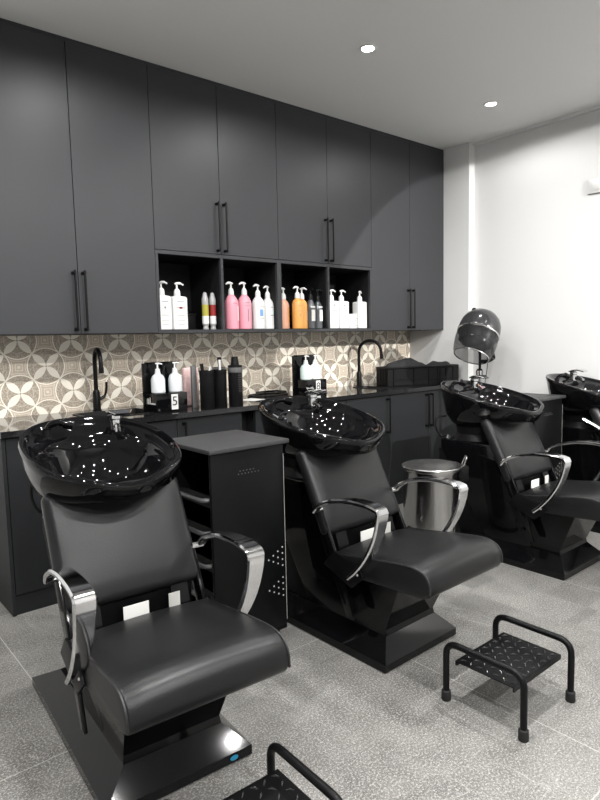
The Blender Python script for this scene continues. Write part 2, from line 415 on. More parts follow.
# ------------------------------------------------------------------ shampoo chairs
Y0 = -1.7
def L(y): return y - Y0
def sup(a, c, yc, zf, n=2.35, N=56):
    out = []
    for i in range(N):
        th = 2 * PI * i / N; cs, sn = math.cos(th), math.sin(th)
        x = a * math.copysign(abs(cs) ** (2 / n), cs); y = yc + c * math.copysign(abs(sn) ** (2 / n), sn)
        out.append((x, L(y), zf(x, y)))
    return out
def tilt(x, y):
    z = 1.018 + (y + 1.20) * .230
    if y < -1.68: z -= .022 * math.exp(-(x / .10) ** 2) * min(1, (-1.68 - y) / .12)
    return z
def make_chair(label):
    t = thing('shampoo_chair', label, 'salon chair', (0, Y0, 0), 0, 'black shampoo chairs with basins')
    # base: skirt and sloping facets
    def rect(x, yf, yb, z): return [(-x, L(yf), z), (x, L(yf), z), (x, L(yb), z), (-x, L(yb), z)]
    b = bm_new(); loft(b, [rect(.226, -2.122, -1.285, .0), rect(.23, -2.128, -1.28, .006), rect(.23, -2.128, -1.28, .036), rect(.158, -2.068, -1.42, .108)])
    obj('base', b, M['gloss'], t, ang=20)
    # pedestal under the seat
    b = bm_new()
    A = [(-.158, L(-2.066), .108), (.158, L(-2.066), .108), (.158, L(-1.86), .108), (-.158, L(-1.86), .108)]
    A2 = [(-.154, L(-2.062), .130), (.154, L(-2.062), .130), (.154, L(-1.86), .130), (-.154, L(-1.86), .130)]
    A3 = [(-.172, L(-2.16), .37), (.185, L(-2.17), .375), (.18, L(-1.77), .345), (-.172, L(-1.77), .345)]
    loft(b, [A, A2, A3]); obj('pedestal', b, M['gloss'], t, ang=20)
    # body shell behind the backrest, slanted front edge
    b = bm_new(); prism(b, [(L(-1.60), .10), (L(-1.905), .10), (L(-1.715), .56), (L(-1.66), .662), (L(-1.28), .662), (L(-1.28), .60)], -.158, .158, .010, 3)
    obj('body_shell', b, M['gloss'], t, ang=30)
    for s in (-1, 1):
        b = bm_new(); prism(b, [(L(-1.950), .165), (L(-1.915), .165), (L(-1.80), .40), (L(-1.715), .585), (L(-1.775), .585), (L(-1.885), .355)], s * .222 - .006, s * .222 + .006, .002, 2)
        sp_ = obj('side_plate', b, M['gloss'], t, ang=30)
        b = bm_new(); tube(b, [(s * .2285, L(-1.775), .58), (s * .2285, L(-1.832), .465), (s * .2285, L(-1.887), .355), (s * .2285, L(-1.948), .175)], .0028, 6)
        obj('edge_strip', b, M['gloss'], sp_)
    b = bm_new(); lathe(b, [(.016, 0), (.016, .006), (.010, .008), (.010, .022)], 14, (-.125, L(-1.31), .661))
    obj('hose_fitting', b, M['chrome'], t)
    # basin neck
    b = bm_new(); loft(b, [sup(.15, .13, -1.45, lambda x, y: .66, 2.6, 32), sup(.13, .11, -1.45, lambda x, y: .70, 2.6, 32), sup(.14, .12, -1.45, lambda x, y: .745, 2.6, 32)])
    obj('basin_neck', b, M['black_plastic'], t)
    # basin
    f = tilt
    YB = -1.535
    rings = [sup(.12, .10, -1.44, lambda x, y: .735), sup(.175, .170, -1.47, lambda x, y: .765 + .03 * (y + 1.48)), sup(.228, .248, -1.515, lambda x, y: .812 + .08 * (y + 1.48)),
             sup(.252, .283, YB + .005, lambda x, y: f(x, y) - .062), sup(.257, .295, YB, lambda x, y: f(x, y) - .026), sup(.262, .302, YB, lambda x, y: f(x, y) - .006),
             sup(.258, .298, YB, lambda x, y: f(x, y) + .004), sup(.248, .287, YB, lambda x, y: f(x, y) + .005), sup(.241, .275, YB, lambda x, y: f(x, y) - .006),
             sup(.234, .267, YB, lambda x, y: f(x, y) - .018), sup(.214, .214, -1.567, lambda x, y: f(x, y) - .022, 2.3), sup(.205, .205, -1.569, lambda x, y: f(x, y) - .032, 2.3),
             sup(.188, .190, -1.568, lambda x, y: f(x, y) - .075, 2.3), sup(.160, .165, -1.55, lambda x, y: .815 + .06 * (y + 1.55), 2.2), sup(.11, .115, -1.53, lambda x, y: .785, 2.1), sup(.045, .045, -1.51, lambda x, y: .777, 2)]
    b = bm_new(); loft(b, rings); bs = obj('basin', b, M['ceramic'], t, ang=60)
    b = bm_new(); lathe(b, [(.03, .7775), (.03, .7815), (.024, .783), (.012, .780)], 20, (0, L(-1.51), 0)); obj('drain', b, M['chrome'], bs)
    b = bm_new(); tube(b, smooth([(-.03, L(-1.45), .790), (.0, L(-1.52), .797), (.035, L(-1.57), .792)], 4), .008, 8); obj('hair_strainer', b, M['black_plastic'], bs)
    # mixer
    b = bm_new(); zz = .946
    lathe(b, [(.026, zz), (.026, zz + .006), (.021, zz + .012), (.020, zz + .055), (.026, zz + .06), (.026, zz + .073), (.014, zz + .082)], 24, (.125, L(-1.335), 0))
    mx = obj('mixer_tap', b, M['chrome'], t)
    b = bm_new(); band(b, [(L(-1.255), zz + .080), (L(-1.295), zz + .092), (L(-1.335), zz + .092), (L(-1.365), zz + .082)], [.050, .085, .095, .06], .010); b.transform(Matrix.Translation((.125, -.055, 0))); obj('lever', b, M['chrome'], mx)
    b = bm_new(); tube(b, smooth([(.125, L(-1.345), zz + .03), (.115, L(-1.385), zz + .034), (.105, L(-1.42), zz + .012)], 5), .012, 10); obj('spout', b, M['chrome'], mx)
    # spray head on its holder
    b = bm_new(); lathe(b, [(.022, .945), (.022, .957), (.016, .961), (.016, .99), (.020, .995)], 16, (-.135, L(-1.345), 0)); sp = obj('spray_holder', b, M['black_plastic'], t)
    b = bm_new(); tube(b, smooth([(-.135, L(-1.345), .985), (-.120, L(-1.355), 1.008), (-.085, L(-1.37), 1.012), (-.05, L(-1.38), 1.0)], 5), [.012] * 6 + [.013] * 5 + [.020] * 5, 12); obj('spray_head', b, M['gloss'], sp)
    b = bm_new(); tube(b, smooth([(-.13, L(-1.30), .80), (-.175, L(-1.265), .79), (-.185, L(-1.265), .73), (-.165, L(-1.29), .675), (-.125, L(-1.31), .682)], 6), .006, 8); obj('hose', b, M['black_plastic'], t)
    # backrest: padded slab leaning back
    a = math.atan2(.17, .335); n_ = 9
    def slab(w, hh, th, rad, mat_, nm, crown=.012):
        bb = bm_new(); bx(bb, -w, w, -th / 2, th / 2, 0, hh, rad, 4)
        bmesh.ops.subdivide_edges(bb, edges=[e for e in bb.edges if e.calc_length() > .1], cuts=6, use_grid_fill=True)
        for v in bb.verts:
            if v.co.y < -th / 2 + .001: v.co.y -= crown * (1 - (v.co.x / w) ** 2) * (1 - (2 * v.co.z / hh - 1) ** 2)
        return bb
    b = slab(.235, .385, .062, .026, None, 'backrest')
    b.transform(Matrix.Translation((0, L(-1.800), .472)) @ Matrix.Rotation(-a, 4, 'X'))
    br = obj('backrest', b, M['leather'], t, ang=50)
    # seat: cushion with side gussets and piping
    b = bm_new()
    prof = [(-1.845, .335), (-1.835, .40), (-1.87, .428), (-2.0, .442), (-2.12, .457), (-2.20, .467), (-2.255, .471), (-2.298, .466), (-2.326, .451), (-2.342, .425), (-2.345, .39), (-2.333, .368), (-2.30, .360)]
    pr = [(L(y), z) for y, z in prof]
    prism(b, pr, -.236, .236, .012, 3)
    bmesh.ops.subdivide_edges(b, edges=[e for e in b.edges if abs(e.verts[0].co.x - e.verts[1].co.x) > .3], cuts=8)
    for v in b.verts:
        if v.co.z > .425: v.co.z += .010 * max(0, 1 - (v.co.x / .236) ** 2)
    st = obj('seat', b, M['leather'], t, ang=45)
    for s in (-1, 1):
        b = bm_new()
        tube(b, smooth([(s * .2335, L(y), z + dz) for y, z, dz in ((-1.85, .40, .012), (-2.0, .4365, 0), (-2.12, .4535, 0), (-2.20, .4635, 0), (-2.255, .4675, 0), (-2.297, .4625, .0), (-2.324, .448, 0), (-2.340, .42, 0), (-2.342, .385, 0))], 4), .0042, 6)
        obj('piping', b, M['leather_side'], st)
    # reclining frame seen in the gap, with paper stickers
    b = bm_new()
    for s in (-1, 1):
        prism(b, [(L(-1.80), .33), (L(-1.835), .33), (L(-1.83), .42), (L(-1.795), .52), (L(-1.765), .52), (L(-1.79), .42)], s * .15 - .03, s * .15 + .03)
    bx(b, -.2, .2, L(-1.80), L(-1.785), .38, .47); fr = obj('recline_frame', b, M['black_metal'], t, sm=False)
    b = bm_new()
    bx(b, -.055, .03, L(-1.838), L(-1.836), .392, .462); b.verts.ensure_lookup_table()
    obj('sticker', b, M['paper'], fr, sm=False)['label'] = 'white paper sticker'
    b = bm_new(); bx(b, .10, .14, L(-1.838), L(-1.836), .395, .465); obj('sticker', b, M['sticker'], fr, sm=False)['label'] = 'white paper sticker'
    # armrests
    top = [(-1.765, .578), (-1.80, .611), (-1.87, .643), (-1.96, .662), (-2.04, .667), (-2.10, .664), (-2.136, .657)]
    bl = [(-2.142, .646), (-2.134, .600), (-2.116, .545), (-2.088, .490), (-2.050, .435), (-2.005, .385), (-1.965, .350)]
    path = [(p.y, p.z) for p in smooth([(0, L(y), z) for y, z in top], 5)] + [(p.y, p.z) for p in smooth([(0, L(y), z) for y, z in bl], 5)]
    nt_ = len(path); ws = []
    for i in range(nt_):
        u = i / (nt_ - 1); ws.append(.030 + .032 * math.sin(min(1, u / .5) * PI / 2) - .024 * max(0, (u - .55) / .45))
    for s in (-1, 1):
        b = bm_new(); band(b, path, ws, .017); b.transform(Matrix.Translation((s * .257, 0, 0)))
        ar = obj('armrest', b, M['chrome'], t, ang=40); ar['label'] = 'chrome armrest'
        b = bm_new()
        prism(b, [(L(-1.80), .36), (L(-1.96), .30), (L(-2.03), .36), (L(-2.0), .40), (L(-1.86), .43)], s * .240 - .005, s * .240 + .006, .003)
        bk = obj('arm_bracket', b, M['black_metal'], ar)
        for y, z in ((-1.97, .352), (-1.995, .366)):
            b = bm_new(); lathe(b, [(.009, 0), (.009, .012), (.005, .017)], 12, (s * .257 - s * .026, L(y), z), (s, 0, 0)); obj('bolt', b, M['chrome'], ar)
        b = bm_new(); tube(b, [(s * .222, L(-1.77), .585), (s * .264, L(-1.77), .583)], .011, 10); obj('pivot', b, M['chrome'], ar)
    return t
ch = make_chair('nearest black shampoo chair with basin, front left beside the trolley')
ch.location = (.822, Y0 - .012, 0); ch.rotation_euler = (0, 0, R(-4))
# blue oval badge on the nearest base
b = bm_new(); lathe(b, [(.014, 0), (.014, .0012)], 20, (0, 0, 0), (0, -1, 0)); b.transform(Matrix.Translation((.165, L(-2.1295), .022)) @ Matrix.Scale(.55, 4, (0, 0, 1)))
bd = obj('badge', b, M['badge_blue'], ch); bd['label'] = 'small blue oval badge'
nxt = [((1.90, Y0, 0), R(.5), 'middle black shampoo chair with basin, between trolley and steel bin'),
       ((3.265, Y0 - .035, 0), R(0), 'third black shampoo chair with basin, in front of the hood dryer'),
       ((4.175, Y0 - .245, 0), R(0), 'rightmost black shampoo chair cut off by the picture edge')]
def dup_chair(root, loc, rz, label):
    r = dup(root, loc, rz, label)
    for c in list(r.children):
        if c.name.startswith('badge'): bpy.data.objects.remove(c)
    return r
for a in nxt:
    last = dup_chair(ch, *a)
    b = bm_new(); bx(b, -.15, .15, L(-1.66), L(-1.26), .06, .60, .008); obj('rear_cover', b, M['black_plastic'], last)
b = bm_new(); tube(b, [(-.272, .11, .745), (-.235, .0, .68), (-.215, -.055, .61)], [.016, .019, .016], 8)
obj('recline_lever', b, M['steel'], last)['label'] = 'grey metal recline lever'

# ------------------------------------------------------------------ trolleys
def make_trolley(label, w=.37, d=.37, h=.893):
    t = thing('salon_trolley', label, 'trolley', (0, 0, 0), 0, 'black salon trolleys')
    x0, x1, y0, y1, z0 = -w / 2 + .01, w / 2 - .01, -d / 2 + .01, d / 2 - .01, .095
    b = bm_new(); bx(b, -w / 2 - .003, w / 2 + .012, -d / 2 - .006, d / 2 + .006, h - .018, h, .004); obj('top', b, M['trolley_top'], t)
    for ya, yb in ((y0, y0 + .016), (y1 - .016, y1)):
        b = bm_new(); bx(b, x0, x1, ya, yb, z0, h - .018, .004); p = obj('side_panel', b, M['trolley'], t)
        if ya == y0:
            for cz, k in ((.78, 0), (.40, 1), (.27, 1)):
                b = bm_new()
                pts = [(.024 * c, .013 * (2 * r_ - c)) for c in range(4) for r_ in range(c + 1)] if k else [(c * .016, 0) for c in range(7)] + [(c * .016 + .008, .012) for c in range(5)]
                for px, pz in pts: lathe(b, [(.0036 if k else .0026, 0), (.0036 if k else .0026, .0008)], 8, ((.085 if k else -.05) + px, ya - .0003, cz + pz), (0, -1, 0))
                obj('perforation', b, M['perf'] if k else M['grey_plastic'], p)['kind'] = 'stuff'
            b = bm_new(); tube(b, [(x1 - .004, ya - .004, z0 + .03), (x1 - .004, ya - .004, h - .06)], .0022, 6); obj('edge_strip', b, M['brushed'], p)
    b = bm_new(); bx(b, x1 - .012, x1, y0 + .016, y1 - .016, z0, h - .018); obj('back_panel', b, M['trolley'], t)
    b = bm_new(); bx(b, x0, x1, y0, y1, z0 - .012, z0 + .006, .003); obj('bottom', b, M['trolley'], t)
    for k in range(6):
        z = z0 + .035 + k * .13
        if z > h - .12: break
        b = bm_new(); bx(b, x0 + .03, x1 - .014, y0 + .02, y1 - .02, z, z + .006); bx(b, x0 + .03, x0 + .036, y0 + .02, y1 - .02, z, z + .05)
        dr = obj('drawer', b, M['trolley'], t)
        b = bm_new(); tube(b, fillet([(x0 + .034, y0 + .02, z + .045), (x0 - .022, y0 + .03, z + .045), (x0 - .022, y1 - .03, z + .045), (x0 + .034, y1 - .02, z + .045)], .025, 4), .009, 8)
        obj('drawer_rim', b, M['drawer'], dr)
    for sx in (-1, 1):
        for sy in (-1, 1):
            b = bm_new(); cx, cy = sx * (w / 2 - .045), sy * (d / 2 - .045)
            lathe(b, [(.034, -.012), (.037, -.009), (.037, .009), (.034, .012)], 18, (cx, cy + .012, .037), (1, 0, 0)); c = obj('caster', b, M['grey_plastic'], t)
            b = bm_new(); lathe(b, [(.012, .075), (.016, .078), (.016, .086)], 12, (cx, cy, 0)); bx(b, cx - .0165, cx - .0135, cy - .01, cy + .02, .03, .078); bx(b, cx + .0135, cx + .0165, cy - .01, cy + .02, .03, .078); bx(b, cx - .0165, cx + .0165, cy - .01, cy + .02, .076, .080)
            obj('fork', b, M['steel'], c)
    return t
tr = make_trolley('black trolley with grey top beside the nearest shampoo chair')
tr.location = (1.362, -1.525, 0)
dup(tr, (3.715, -1.53, 0), 0, 'black trolley between the third and rightmost chairs')

# ------------------------------------------------------------------ footstools
def make_stool(label):
    t = thing('footstool', label, 'footstool', (0, 0, 0), 0, 'black metal footstools')
    b = bm_new(); bx(b, -.155, .155, -.112, .112, .155, .159); bx(b, -.155, .155, -.114, -.108, .142, .159); bx(b, -.155, .155, .108, .114, .142, .159)
    pl = obj('tread_plate', b, M['black_metal'], t)
    b = bm_new()
    for i in range(9):
        for j in range(7):
            x, y = -.135 + i * .0335, -.095 + j * .0318; an = R(45) if (i + j) % 2 else R(-45)
            dx, dy = .0115 * math.cos(an), .0115 * math.sin(an)
            tube(b, [(x - dx, y - dy, .1585), (x, y, .161), (x + dx, y + dy, .1585)], [.001, .0034, .001], 6)
    obj('tread_pattern', b, M['tread'], pl)['kind'] = 'stuff'
    for s in (-1, 1):
        b = bm_new(); tube(b, fillet([(s * .158, -.150, .012), (s * .158, -.150, .217), (s * .158, .150, .217), (s * .158, .150, .012)], .05, 7), .0115, 12)
        lg = obj('leg_loop', b, M['black_metal'], t)
        for sy in (-1, 1):
            b = bm_new(); lathe(b, [(.016, 0), (.0175, .004), (.0165, .034), (.013, .038)], 14, (s * .158, sy * .150, 0)); obj('rubber_foot', b, M['rubber'], lg)
    return t
fs = make_stool('black metal footstool with tread plate standing fully in view')
fs.location = (1.873, -2.532, 0)
dup(fs, (.757, -2.535, 0), R(-2), 'black metal footstool cut off at the bottom picture edge')

# ------------------------------------------------------------------ pedal bin
t = thing('pedal_bin', 'round stainless steel pedal bin behind the middle chair', 'bin', (2.72, -1.545, 0), R(-40))
b = bm_new(); lathe(b, [(.158, 0), (.163, .004), (.163, .03), (.159, .034)], 40); obj('bin_base', b, M['black_plastic'], t)
b = bm_new(); lathe(b, [(.159, .034), (.159, .55), (.162, .555), (.162, .563)], 48); obj('bin_body', b, M['steel'], t)
b = bm_new(); lathe(b, [(.165, .563), (.167, .567), (.167, .579), (.163, .583), (.10, .587), (.0, .589)], 48); obj('lid', b, M['brushed'], t)
b = bm_new(); bx(b, .14, .20, -.03, .03, .49, .575, .006); hg = obj('hinge', b, M['black_plastic'], t)
b = bm_new(); tube(b, smooth([(.172, -.022, .572), (.188, -.018, .615), (.191, 0, .628), (.188, .018, .615), (.172, .022, .572)], 6), .005, 8); obj('carry_loop', b, M['steel'], hg)
b = bm_new(); bx(b, -.205, -.14, -.03, .03, .012, .02, .003); obj('pedal', b, M['black_plastic'], t)

# ------------------------------------------------------------------ hood dryer
t = thing('hood_dryer', 'chrome and black hood hairdryer on a stand by the white wall', 'hair dryer', (4.05, -.975, 0))
for k in range(5):
    a = 2 * PI * k / 5 + .3; b = bm_new(); tube(b, [(0, 0, .075), (.13 * math.cos(a), .13 * math.sin(a), .065), (.24 * math.cos(a), .24 * math.sin(a), .05)], [.018, .015, .011], 8)
    lg = obj('leg', b, M['black_plastic'], t)
    b = bm_new(); lathe(b, [(.022, -.012), (.025, 0), (.022, .012)], 14, (.24 * math.cos(a), .24 * math.sin(a), .025), (math.sin(a), -math.cos(a), 0)); obj('caster', b, M['black_plastic'], lg)
b = bm_new(); tube(b, [(0, 0, .06), (0, 0, 1.02)], .014, 14); obj('lower_pole', b, M['chrome'], t)
b = bm_new(); tube(b, [(0, 0, .98), (0, 0, 1.17)], .010, 12); tube(b, smooth([(0, 0, 1.165), (.05, .03, 1.17), (.085, .02, 1.18)], 5), .013, 10); obj('upper_pole', b, M['black_metal'], t)
b = bm_new(); lathe(b, [(.02, .97), (.03, .98), (.03, 1.03), (.018, 1.045)], 16); obj('height_clamp', b, M['chrome'], t)
ax = Vector((.50, .03, .85)).normalized(); oc = Vector((-.012, .010, 1.305)) - ax * .187
b = bm_new(); lathe(b, [(0.1531, 0.1843), (0.1566, 0.2016), (0.1566, 0.2304), (0.1496, 0.2784), (0.1305, 0.3216), (0.0974, 0.3571), (0.0522, 0.3763), (0.0000, 0.3821)], 40, oc, ax, False, True); hd = obj('hood_shell', b, M['hood'], t)
b = bm_new(); lathe(b, [(0.1575, 0.1805), (0.1618, 0.1843), (0.1618, 0.1949), (0.1575, 0.1987)], 40, oc, ax, False, False); obj('chrome_band', b, M['chrome'], hd)
b = bm_new(); lathe(b, [(0.1305, 0.0000), (0.1444, 0.0192), (0.1549, 0.0768), (0.1583, 0.1344), (0.1566, 0.1824)], 40, oc, ax, False, False); vs_ = obj('visor', b, M['visor'], t); vs_['label'] = 'smoky clear visor'
b = bm_new(); lathe(b, [(0.1279, -0.0038), (0.1331, -0.0038), (0.1331, 0.0038), (0.1279, 0.0038)], 40, oc, ax, False, False); obj('visor_rim', b, M['chrome'], vs_)
b = bm_new(); lathe(b, [(0.1305, 0.1152), (0.1375, 0.1632), (0.1348, 0.2400), (0.1044, 0.2976), (0.0000, 0.3264)], 32, oc, ax, False, True); obj('inner_dome', b, M['black_plastic'], t)
for k in (-1, 0, 1):
    p = oc + ax * .355 + Vector((-.035, .0, .02)) + Vector((.045 * k, -.038 * k, -.012 * k))
    b = bm_new(); lathe(b, [(.018, -.012), (.018, .018), (.013, .024)], 14, p, ax); obj('knob', b, M['black_plastic'], t)
q = Vector((0, 0, 1)).rotation_difference(ax).to_matrix()
b = bm_new()
pts = [oc + q @ Vector((.164 * math.cos(a_), .164 * math.sin(a_), h_)) for a_, h_ in ((R(5), .30), (R(-5), .22), (R(-20), .13), (R(-40), .05))]
tube(b, smooth(pts, 6), .013, 10); tube(b, smooth([oc + q @ Vector((.164 * math.cos(R(-40)), .164 * math.sin(R(-40)), .05)), Vector((.06, -.03, 1.10)), Vector((0, 0, 1.10))], 6), .014, 10)
obj('yoke_arm', b, M['black_plastic'], t)
b = bm_new(); tube(b, smooth([(.085, -.01, 1.13), (.10, 0, 1.05), (.075, .02, .8), (.05, .02, .5), (.02, .02, .1)], 8), .004, 6); obj('power_cord', b, M['grey_plastic'], t)

# ------------------------------------------------------------------ bottles
def ink_lines(bm, w, y, rows):
    for z, ww, hh in rows: bx(bm, -ww / 2, ww / 2, y - .0006, y, z, z + hh)
def pump(parent, z, m, rz=0., s=1., rad=.020):
    b = bm_new(); lathe(b, [(rad, z), (rad, z + .010), (rad * .92, z + .03), (rad * .55, z + .042), (.0055, z + .045), (.0055, z + .068)], 18)
    p = obj('pump', b, m, parent)
    b = bm_new(); tube(b, smooth([(-.012, 0, .0), (0, 0, .003), (.022, 0, .003), (.04, 0, -.006)], 4), [.006] * 4 + [.0075] * 5 + [.0055] * 4, 8)
    b.transform(Matrix.Translation((0, 0, z + .072)) @ Matrix.Rotation(rz, 4, 'Z')); obj('nozzle', b, m, p)
def square_bottle(label, loc, w, d, h, m, pm, rz, prz, group, rows, ink='ink', shoulder=.02):
    t = thing('pump_bottle', label, 'bottle', loc, rz, group)
    def rr(a, c, z, rad):
        out = []
        for sx, sy, st in ((1, 1, 0), (-1, 1, 90), (-1, -1, 180), (1, -1, 270)):
            for k in range(5):
                an = R(st + 22.5 * k); out.append((sx * (a - rad) + rad * math.cos(an), sy * (c - rad) + rad * math.sin(an), z))
        return out
    a, c = w / 2, d / 2
    b = bm_new(); loft(b, [rr(a - .004, c - .004, 0, .008), rr(a, c, .004, .010), rr(a, c, h - shoulder, .010), rr(a - .006, c - .006, h - shoulder * .4, .010), rr(.021, .021, h, .0205)])
    bd = obj('bottle_body', b, m, t)
    if rows:
        b = bm_new(); ink_lines(b, w, -c, rows); obj('label_print', b, M[ink], bd, sm=False)
    pump(t, h, pm, prz); return t
def round_bottle(label, loc, r, h, m, pm, rz, prz, group, parts=None, sh=.06):
    t = thing('pump_bottle', label, 'bottle', loc, rz, group)
    b = bm_new(); lathe(b, [(r - .004, 0), (r, .004), (r, h - sh), (r * .93, h - sh * .66), (r * .72, h - sh * .33), (r * .45, h - .004), (.017, h)], 28)
    bd = obj('bottle_body', b, m, t)
    for nm, mk, z0, z1, a0, a1 in (parts or []):
        b = bm_new(); N = 10
        o_ = [(r + .0007) * 1.0]; ra = [[(o_[0] * math.cos(R(a0 + (a1 - a0) * i / N)), o_[0] * math.sin(R(a0 + (a1 - a0) * i / N)), z) for i in range(N + 1)] for z in (z0, z1)]
        loft(b, ra, False, False, False); obj(nm, b, M[mk], bd)
    if pm: pump(t, h, pm, prz, rad=.018)
    return t
ZS = B + .018 + .0013; YS = -.322
W = M['white_plastic']; G = 'bottles on the open shelf'
rowsW = [(.165, .045, .004), (.125, .012, .012), (.085, .05, .003), (.055, .05, .002), (.045, .04, .002), (.03, .045, .002)]
square_bottle('white square pump bottle at the far left of the shelf', (1.737, YS, ZS), .096, .075, .205, W, W, R(4), R(-60), G, rowsW, shoulder=.014)
t = square_bottle('white square pump bottle second from left, red dot on label', (1.842, YS, ZS), .100, .075, .203, W, W, R(2), R(-15), G, rowsW, shoulder=.014)
b = bm_new(); bx(b, -.010, .010, -.0392, -.0376, .125, .136); bx(b, -.03, .03, -.0392, -.0376, .129, .132); obj('label_print', b, M['red_liquid'], t, sm=False)
b = bm_new(); bx(b, -.06, .06, -.045, .045, 0, .10, .004); bx(b, -.062, .062, -.047, .047, .088, .104, .003)
tag(obj('box', b, M['black_plastic'], None, loc=(1.955, -.20, ZS)), 'low black box behind the white square bottles', 'box')
for x, mk, lab in ((2.036, 'yellow_liquid', 'slim clear spray tube with yellow liquid'), (2.090, 'red_liquid', 'slim clear spray tube with dark red liquid')):
    t = thing('spray_tube', lab + ' on the shelf', 'bottle', (x, YS, ZS), 0, G)
    b = bm_new(); lathe(b, [(.019, 0), (.020, .003), (.015, .02), (.021, .035), (.021, .037)], 20); obj('foot', b, M['grey_glass'], t)
    b = bm_new(); lathe(b, [(.021, .037), (.021, .085)], 20); obj('label_band', b, W, t)
    b = bm_new(); lathe(b, [(.021, .085), (.021, .155)], 20); obj('liquid', b, M[mk], t)
    b = bm_new(); lathe(b, [(.021, .155), (.021, .19), (.015, .212), (.012, .225), (.006, .232)], 20); obj('cap', b, M['grey_glass'], t)
pk = [('side_label', 'white_plastic', .06, .155, -80, -52)]
round_bottle('pink pump bottle, left one of the pink pair', (2.233, YS, ZS), .046, .222, M['pink'], W, 0, R(185), G, [('label_print', 'white_plastic', .055, .15, -68, -42), ('label_print', 'ink', .165, .168, -110, -70)])
round_bottle('pink pump bottle, right one of the pink pair', (2.336, YS, ZS), .046, .225, M['pink'], W, 0, R(-175), G, [('label_print', 'ink', .05, .13, -98, -90), ('label_print', 'ink', .15, .153, -120, -75), ('label_print', 'ink', .17, .173, -120, -75)])
round_bottle('white pump bottle with blue label square', (2.447, YS, ZS), .045, .216, W, W, 0, R(-170), G, [('label_print', 'blue', .085, .13, -112, -80), ('label_print', 'ink', .07, .073, -112, -70), ('label_print', 'ink', .145, .148, -112, -60)])
round_bottle('white pump bottle right of the blue label one', (2.537, YS + .012, ZS), .042, .210, W, W, 0, R(-165), G, [('label_print', 'ink', .145, .149, -105, -55), ('label_print', 'ink', .09, .094, -105, -55), ('label_print', 'pale_aqua', .10, .125, -100, -62)])
round_bottle('peach pump bottle half hidden at the shelf divider', (2.697, YS + .040, ZS), .040, .206, M['peach'], W, 0, R(-170), G, [('label_print', 'orange', .05, .15, -80, -50)], sh=.045)
round_bottle('orange pump bottle in the middle of three', (2.762, YS - .035, ZS), .039, .212, M['orange'], W, 0, R(-170), G, [('label_print', 'ink', .12, .123, -130, -70), ('label_print', 'ink', .155, .158, -130, -70), ('label_print', 'ink', .085, .105, -102, -96)], sh=.04)
round_bottle('orange pump bottle with white side label', (2.848, YS + .018, ZS), .038, .210, M['orange'], W, 0, R(-70), G, [('label_print', 'white_plastic', .06, .125, -60, -30)], sh=.04)
round_bottle('smoky clear pump bottle with pinkish label', (2.916, YS + .002, ZS), .033, .208, M['smoke'], M['black_plastic'], 0, R(-100), G, [('front_label', 'sticker', .055, .135, -120, -50), ('front_label', 'sticker', .15, .160, -130, -50)])
round_bottle('smoky clear pump bottle with white label by the divider', (2.987, YS + .002, ZS), .033, .200, M['smoke'], M['black_plastic'], 0, R(-20), G, [('front_label', 'paper', .055, .135, -110, -50), ('front_label', 'sticker', .15, .160, -120, -50)])
rows2 = [(.165, .014, .012), (.13, .05, .004), (.09, .03, .002), (.06, .03, .002)]
square_bottle('white square pump bottle just right of the last divider', (3.118, YS, ZS), .092, .072, .205, W, W, 0, R(-5), G, rows2, shoulder=.008)
square_bottle('white square pump bottle left of the short white jar', (3.222, YS, ZS), .096, .072, .205, W, W, 0, R(-5), G, rows2, shoulder=.008)
t = thing('jar', 'short white jar between two white pump bottles', 'jar', (3.322, YS, ZS), 0, G)
b = bm_new(); lathe(b, [(.045, 0), (.047, .004), (.047, .07), (.043, .076)], 28); obj('jar_body', b, W, t)
b = bm_new(); lathe(b, [(.048, .076), (.048, .105), (.045, .109)], 28); obj('lid', b, W, t)
b = bm_new(); bx(b, -.006, .006, -.0488, -.046, .055, .061); bx(b, -.006, .006, -.0488, -.046, .035, .039); bx(b, -.02, .02, -.0488, -.046, .02, .022); obj('label_print', b, M['ink'], t, sm=False)
square_bottle('white square pump bottle at the far right of the shelf', (3.418, YS, ZS), .094, .072, .205, W, W, 0, R(25), G, [(.13, .04, .003), (.115, .012, .004), (.03, .045, .002)], shoulder=.008)

# ------------------------------------------------------------------ counter things
def squiggle(bm, x0, x1, z, y, amp, n, r=.0012):
    pts = []
    for i in range(n * 4 + 1):
        u = i / (n * 4); pts.append((x0 + (x1 - x0) * u, y, z + amp * math.sin(u * n * 2 * PI) * (.6 + .4 * math.cos(7 * u))))
    tube(bm, pts, r, 5)
def rack(label, loc, digit, side_text, rz=0., w=.175, bb=True):
    t = thing('bottle_rack', label, 'rack', loc, rz, 'black bottle racks on the worktop')
    b = bm_new(); bx(b, 0, w, 0, .13, 0, .108, .003); obj('box', b, M['gloss'], t)
    b = bm_new()
    prism(b, [(.118, .108), (.128, .108), (.128, .285), (.118, .285)], .0, w); bx(b, -.018, .0, .112, .128, 0, .28); bx(b, w / 2 - .010, w / 2 + .012, .09, .118, .108, .265, .003)
    obj('back_board', b, M['gloss'], t)
    b = bm_new(); bx(b, w * .48, w * .48 + .042, -.0015, 0, .012, .100); cd = obj('number_card', b, M['white_plastic'], t, sm=False); cd['label'] = 'white card with a black number'
    b = text_bm(digit, .075); b.transform(Matrix.Translation((w * .48 + .021, -.0022, .058))); obj('numeral', b, M['black_ink'], cd, sm=False)
    b = bm_new()
    if side_text == 'side':
        for i, (u, hh) in enumerate(((.115, .03), (.10, .034), (.088, .03), (.072, .04))): bx(b, -.0015, -.0002, u - .004, u + .003, .045, .045 + hh)
        for i in range(7): bx(b, -.0015, -.0002, .008 + i * .008, .013 + i * .008, .046, .054)
    else:
        squiggle(b, .004, w * .36, .05, -.001, .010, 6)
    obj('lettering', b, M['white_plastic'], t, sm=False)
    return t
